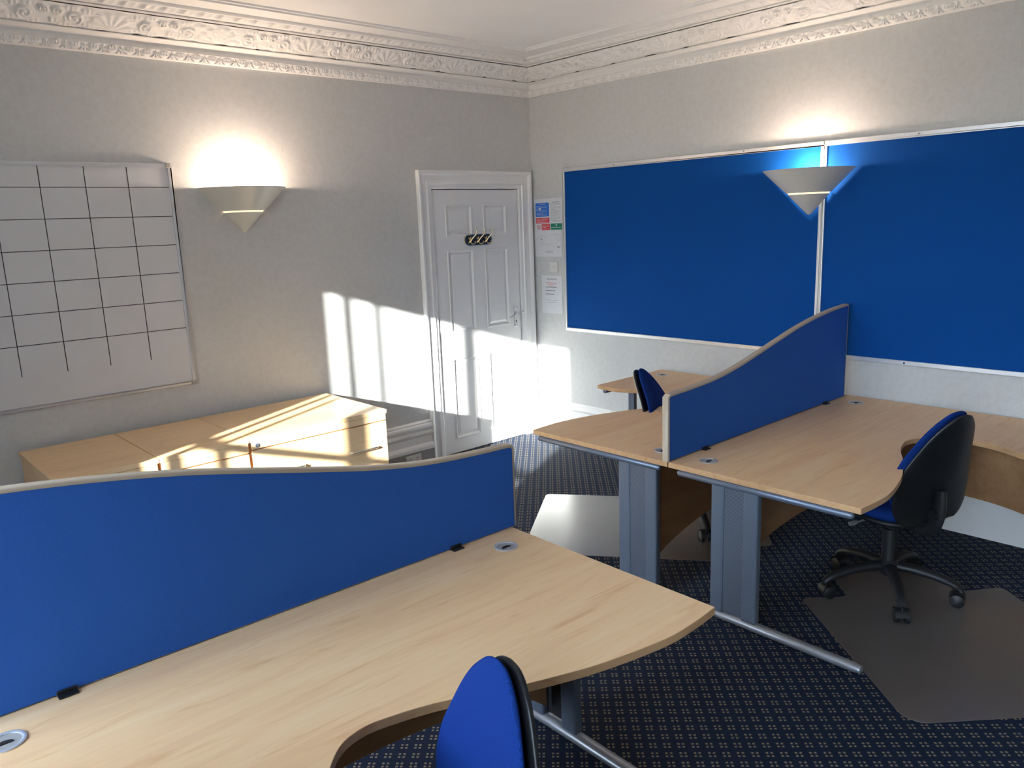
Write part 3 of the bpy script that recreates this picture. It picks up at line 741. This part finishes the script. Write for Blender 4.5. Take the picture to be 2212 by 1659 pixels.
# ---- screens
TOP = [(0, 1.045), (.012, 1.054), (.035, 1.060), (.20, 1.066), (.40, 1.080), (.60, 1.110), (.80, 1.152), (1.0, 1.197), (1.2, 1.240), (1.4, 1.273), (1.6, 1.297), (1.78, 1.309), (1.825, 1.310)]
def screen(label, loc, rz, mx, clips, clipm):
    t = thing('desk_screen', label, 'desk screen', loc, rz, 'wave-topped blue desk screens')
    pts = catmull(TOP, 6); L = TOP[-1][0]; zb = .7325
    out = [(0, zb)] + pts + [(L, zb)]
    mb = MB(); mb.prism([(p[0]*mx, p[1]-.0) for p in [(.010, zb+.002)] + [(max(.010, min(L-.010, p[0])), p[1]-.008) for p in pts] + [(L-.010, zb+.002)]], -.0165, .0165, 1)
    mb.build('fabric_panel', M['screenblue'], t)
    # edge trim: closed ribbon slightly proud
    n = len(out); ins = []
    for i, p in enumerate(out):
        if i == 0: ins.append((.013, zb))
        elif i == n-1: ins.append((L-.013, zb))
        else:
            a_ = out[i-1] if i > 0 else p; b_ = out[i+1] if i < n-1 else p
            dx, dz = b_[0]-a_[0], b_[1]-a_[1]; l = math.hypot(dx, dz) or 1
            ins.append((min(L-.013, max(.013, p[0]+dz/l*.012)), p[1]-dx/l*.012))
    v = []
    for y in (-.0155, .0155):
        v += [(p[0]*mx, y*.80, p[1]) for p in out] + [(p[0]*mx, y*1.14, p[1]-.0) for p in ins]
    mid = [(p[0]*mx, y, p[1]) for y in (-.0177, .0177) for p in [((o[0]*.7+i_[0]*.3), (o[1]*.7+i_[1]*.3)) for o, i_ in zip(out, ins)]]
    v += mid
    f = []
    for k in range(n-1):
        o1, i1, o2, i2, m1, m2 = 0, n, 2*n, 3*n, 4*n, 5*n
        f += [(o1+k, o1+k+1, o2+k+1, o2+k), (o1+k, m1+k, m1+k+1, o1+k+1), (m1+k, i1+k, i1+k+1, m1+k+1), (o2+k, o2+k+1, m2+k+1, m2+k), (m2+k, m2+k+1, i2+k+1, i2+k)]
    mb = MB(); mb.add(v, f); mb.build('edge_trim', M['trimbeige'], t, True, angle=60)
    for c in clips:
        q = MB(); q.box(c*mx-.024, c*mx+.024, -.042, .042, .731, .7355); q.box(c*mx-.024, c*mx+.024, -.0235, -.017, .731, .745); q.box(c*mx-.024, c*mx+.024, .017, .0235, .731, .745)
        q.build('clip', M[clipm], t, bevel=.003)
    return t
screen('tall-ended blue wave screen dividing the desks under the noticeboards', (-1.894, -2.8225, 0), 0, 1, [.30, 1.56], 'black')
screen('long blue wave screen behind the nearest desk, in front of the cabinets', (-2.912, -2.868, 0), math.radians(-.9), -1, [.30, 1.56], 'black')

# ================================================================ CHAIRS
def cr1(tab, t):
    for i in range(len(tab)-1):
        if t <= tab[i+1][0]:
            a_, b_ = tab[i], tab[i+1]; s = (t-a_[0])/(b_[0]-a_[0]); s = s*s*(3-2*s)*.35+s*.65
            return a_[1]+(b_[1]-a_[1])*s
    return tab[-1][1]
def catmull_tab(pts, t):
    n = len(pts)
    for i in range(n-1):
        if t <= pts[i+1][0] or i == n-2:
            p0 = pts[max(i-1, 0)]; p1 = pts[i]; p2 = pts[i+1]; p3 = pts[min(i+2, n-1)]
            s = (t-p1[0])/(p2[0]-p1[0])
            m1 = (p2[1]-p0[1])/(p2[0]-p0[0])*(p2[0]-p1[0]); m2 = (p3[1]-p1[1])/(p3[0]-p1[0])*(p2[0]-p1[0])
            return (2*s**3-3*s*s+1)*p1[1]+(s**3-2*s*s+s)*m1+(-2*s**3+3*s*s)*p2[1]+(s**3-s*s)*m2
BW = [(0, .150), (.05, .182), (.15, .208), (.30, .212), (.5, .190), (.65, .157), (.78, .126), (.88, .095), (.95, .062), (.985, .038), (1, .012)]
def back_x(t, y): return -.215 - .105*t - .035*t*t + .040*math.sin(PI*min(1, t*1.25))*1.0*(t < .8) + .75*y*y
def backslab(mb, z0, z1, ws, f0, f1, rec=1.0):
    """closed pillow between offsets f0 (front) and f1 (rear)"""
    nt_, ny = 44, 23
    rows = [[], []]
    for side in (0, 1):
        for i in range(nt_):
            t = .5-.5*math.cos(PI*i/(nt_-1)); z = z0+(z1-z0)*t
            t = max(0, min(1, t)); hw = catmull_tab(BW, t)*ws
            for j in range(ny):
                a_ = -1+2*j/(ny-1); s = math.sin(a_*PI/2); y = hw*s
                edge = max(0, 1-abs(s)**3.0)**.5; et = max(0, 1-abs(2*t-1)**6)**.5
                off = (f0 if side == 0 else f1); mid_ = (f0+f1)/2
                x = -.215-(.105*t+.035*t*t)*rec+.03*rec*math.sin(PI*t)+.40*y*y + mid_+(off-mid_)*edge*max(.12, et)
                rows[side].append((x, y, z))
    def idx(s_, i, j): return s_*nt_*ny+i*ny+j
    f = [(idx(0, i, j), idx(0, i, j+1), idx(0, i+1, j+1), idx(0, i+1, j)) for i in range(nt_-1) for j in range(ny-1)]
    f += [(idx(1, i, j), idx(1, i+1, j), idx(1, i+1, j+1), idx(1, i, j+1)) for i in range(nt_-1) for j in range(ny-1)]
    for i in range(nt_-1):
        f += [(idx(0, i, 0), idx(0, i+1, 0), idx(1, i+1, 0), idx(1, i, 0)), (idx(0, i, ny-1), idx(1, i, ny-1), idx(1, i+1, ny-1), idx(0, i+1, ny-1))]
    for j in range(ny-1):
        f += [(idx(0, 0, j), idx(1, 0, j), idx(1, 0, j+1), idx(0, 0, j+1)), (idx(0, nt_-1, j), idx(0, nt_-1, j+1), idx(1, nt_-1, j+1), idx(1, nt_-1, j))]
    mb.add(rows[0]+rows[1], f)
def pad(mb, hx, hy, z0, z1, c=0., n=40, pw=3.2):
    """rounded seat slab"""
    lv = [(0, z0), (.94, z0), (1, z0+(z1-z0)*.35), (.985, z0+(z1-z0)*.7), (.93, z0+(z1-z0)*.92), (.80, z1), (0, z1+.004)]
    v = []
    for s, z in lv:
        for k in range(n):
            a_ = 2*PI*k/n; ca, sa = math.cos(a_), math.sin(a_)
            r = (abs(ca)**pw+abs(sa)**pw)**(-1/pw)
            x = hx*r*ca*s; y = hy*r*sa*s*(1+.06*ca)
            v.append((c+x, y, z-(.018*max(0, x/hx)**3 if z > z0 else 0)))
    f = [(i*n+k, i*n+(k+1) % n, (i+1)*n+(k+1) % n, (i+1)*n+k) for i in range(len(lv)-1) for k in range(n)]
    mb.add(v, f)
def make_chair(label, loc, rz, spin, top=1.0, rec=1.0, group='blue and black swivel chairs'):
    t = thing('office_chair', label, 'office chair', loc, rz, group)
    q = MB(); pad(q, .215, .222, .455, .515, .0); q.build('seat_cushion', M['chairblue'], t, True, angle=80)
    q = MB(); pad(q, .212, .217, .428, .458, .0); q.build('seat_shell', M['black'], t, True, angle=80)
    q = MB(); backslab(q, .50, top, .985, .040, .004, rec); q.build('back_cushion', M['chairblue'], t, True, angle=80)
    q = MB(); backslab(q, .455, top-.010, 1.03, .010, -.030, rec); q.build('back_shell', M['shell'], t, True, angle=80)
    q = MB(); q.tube(catmull([(-.06, 0, .405), (-.17, 0, .400), (-.235, 0, .425), (-.268, 0, .50), (-.268, 0, .62)], 5), .020, 12, flat=1.6)
    q.tube([(-.262, -.035, .50), (-.262, .035, .50)], .024, 12); q.build('back_support', M['black'], t, True)
    q = MB(); q.box(-.11, .10, -.075, .075, .375, .428); me_ = q.build('tilt_mechanism', M['black'], t, bevel=.012)
    for (a_, b_) in (((.03, -.07, .395), (.03, -.225, .388)), ((-.05, -.07, .395), (-.06, -.20, .388)), ((.03, .07, .395), (.03, .225, .388))):
        q = MB(); q.tube([a_, b_], .005, 8); av, bv = Vector(a_), Vector(b_); d = (bv-av).normalized()
        q.tube([bv-d*.045, bv-d*.03, bv], [.008, .013, .011], 10); q.build('lever', M['silver'] if b_[1] > 0 else M['black'], me_, True)
    q = MB(); q.tube([(0, 0, .15), (0, 0, .34)], .035, 20); q.tube([(0, 0, .34), (0, 0, .38)], .018, 16); q.build('gas_lift', M['black'], t, True)
    q = MB(); q.lathe([(.0, .105), (.040, .105), (.050, .12), (.050, .165), (.036, .18), (0, .18)], 24); q.build('base_hub', M['black'], t, True)
    base = None
    for k in range(5):
        an = spin+2*PI*k/5-rz; 
        L_ = bpy.data.objects.new('base_leg', None)
        if base is None:
            q = MB(); q.tube(catmull([(.03, 0, .148), (.12, 0, .146), (.22, 0, .128), (.29, 0, .104), (.322, 0, .078)], 5), [.030]*3+[.028]*5+[.026]*5+[.024]*4+[.021]*4, 12, flat=.8)
            base = q.build('base_leg', M['black'], t, True)
            c = MB(); c.tube([(.318, 0, .060), (.318, 0, .085)], .010, 10)
            for s in (-1, 1):
                c.tube([(.305, s*.010, .033), (.305, s*.014, .033), (.305, s*.032, .033), (.305, s*.036, .033)], [.026, .032, .032, .025], 20)
            # hood over the wheels
            c.grid(10, 5, lambda u, v: (.305+.038*math.cos(u*PI*.85+.1), -.031+.062*v, .035+.038*math.sin(u*PI*.85+.1)))
            cs = c.build('caster', M['black'], base, True)
            base.rotation_euler = (0, 0, an); bpy.data.objects.remove(L_); continue
        bpy.data.objects.remove(L_)
        b2 = base.copy(); COL.objects.link(b2); b2.parent = t; b2.rotation_euler = (0, 0, an)
        for ch in base.children:
            c2 = ch.copy(); COL.objects.link(c2); c2.parent = b2
    return t
def R(d): return math.radians(d)
make_chair('blue swivel chair by the right wall, its black back turned to the camera', (-1.052, -3.548, .003), R(67), R(-2), 1.0)
make_chair('blue swivel chair half hidden behind the far desk near the sunny corner', (-.92, -2.305, .003), R(290), R(230), .955)
make_chair('blue swivel chair in the foreground, rounded backrest against the nearest desk', (-4.085, -3.80, 0), R(169), R(20), .965, .35)

# ================================================================ CHAIR MATS
def rounded(pts, r=.03, n=4):
    out = []; m_ = len(pts)
    for i in range(m_):
        p0, p, p1 = Vector(pts[i-1]), Vector(pts[i]), Vector(pts[(i+1) % m_])
        a_ = (p0-p).normalized(); b_ = (p1-p).normalized(); rr_ = min(r, (p0-p).length*.4, (p1-p).length*.4)
        s, e_ = p+a_*rr_, p+b_*rr_
        for k in range(n+1):
            t = k/n; out.append(tuple((1-t)**2*s+2*t*(1-t)*p+t*t*e_))
    return out
def chair_mat(label, org, u, w_, W, D, l0, l1, lip, ch):
    t = [(0, 0), (l0, -.01), (l0+.02, lip), (l1-.05, lip), (l1, -.02), (W, 0), (W, -D), (ch, -D), (0, -D+ch)]
    pts = rounded([(org[0]+a_*u[0]+b_*w_[0], org[1]+a_*u[1]+b_*w_[1]) for a_, b_ in t], .04)
    cx = sum(p[0] for p in pts)/len(pts); cy = sum(p[1] for p in pts)/len(pts)
    mb = MB(); mb.prism([(p[0]-cx, p[1]-cy) for p in pts], 0, .0028)
    o = mb.build('chair_mat', M['mat'], None, bevel=.001); o.location = (cx, cy, .0002)
    return tag(o, label, 'chair mat', 'vinyl chair mats')
chair_mat('grey vinyl chair mat in shadow under the chair by the right wall', (-1.395, -3.275), (.765, -.644), (.644, .765), 1.02, 1.00, .235, .80, .25, .05)
def mat_b():
    a_ = Vector((.60, -.80)); b_ = Vector((-.80, -.60)); o = Vector((-1.165, -1.262))
    t = [(0, 0), (1.12, 0), (1.12, .24), (1.42, .26), (1.42, .76), (1.12, .78), (1.12, 1.0), (0, 1.0)]
    pts = rounded([tuple(o+a_*s+b_*q) for s, q in t], .04)
    cx = sum(p[0] for p in pts)/len(pts); cy = sum(p[1] for p in pts)/len(pts)
    mb = MB(); mb.prism([(p[0]-cx, p[1]-cy) for p in pts], 0, .0028)
    o_ = mb.build('chair_mat', M['mat'], None, bevel=.001); o_.location = (cx, cy, .0002)
    tag(o_, 'pale vinyl chair mat near the door, brightly lit behind the desk legs', 'chair mat', 'vinyl chair mats')
mat_b()
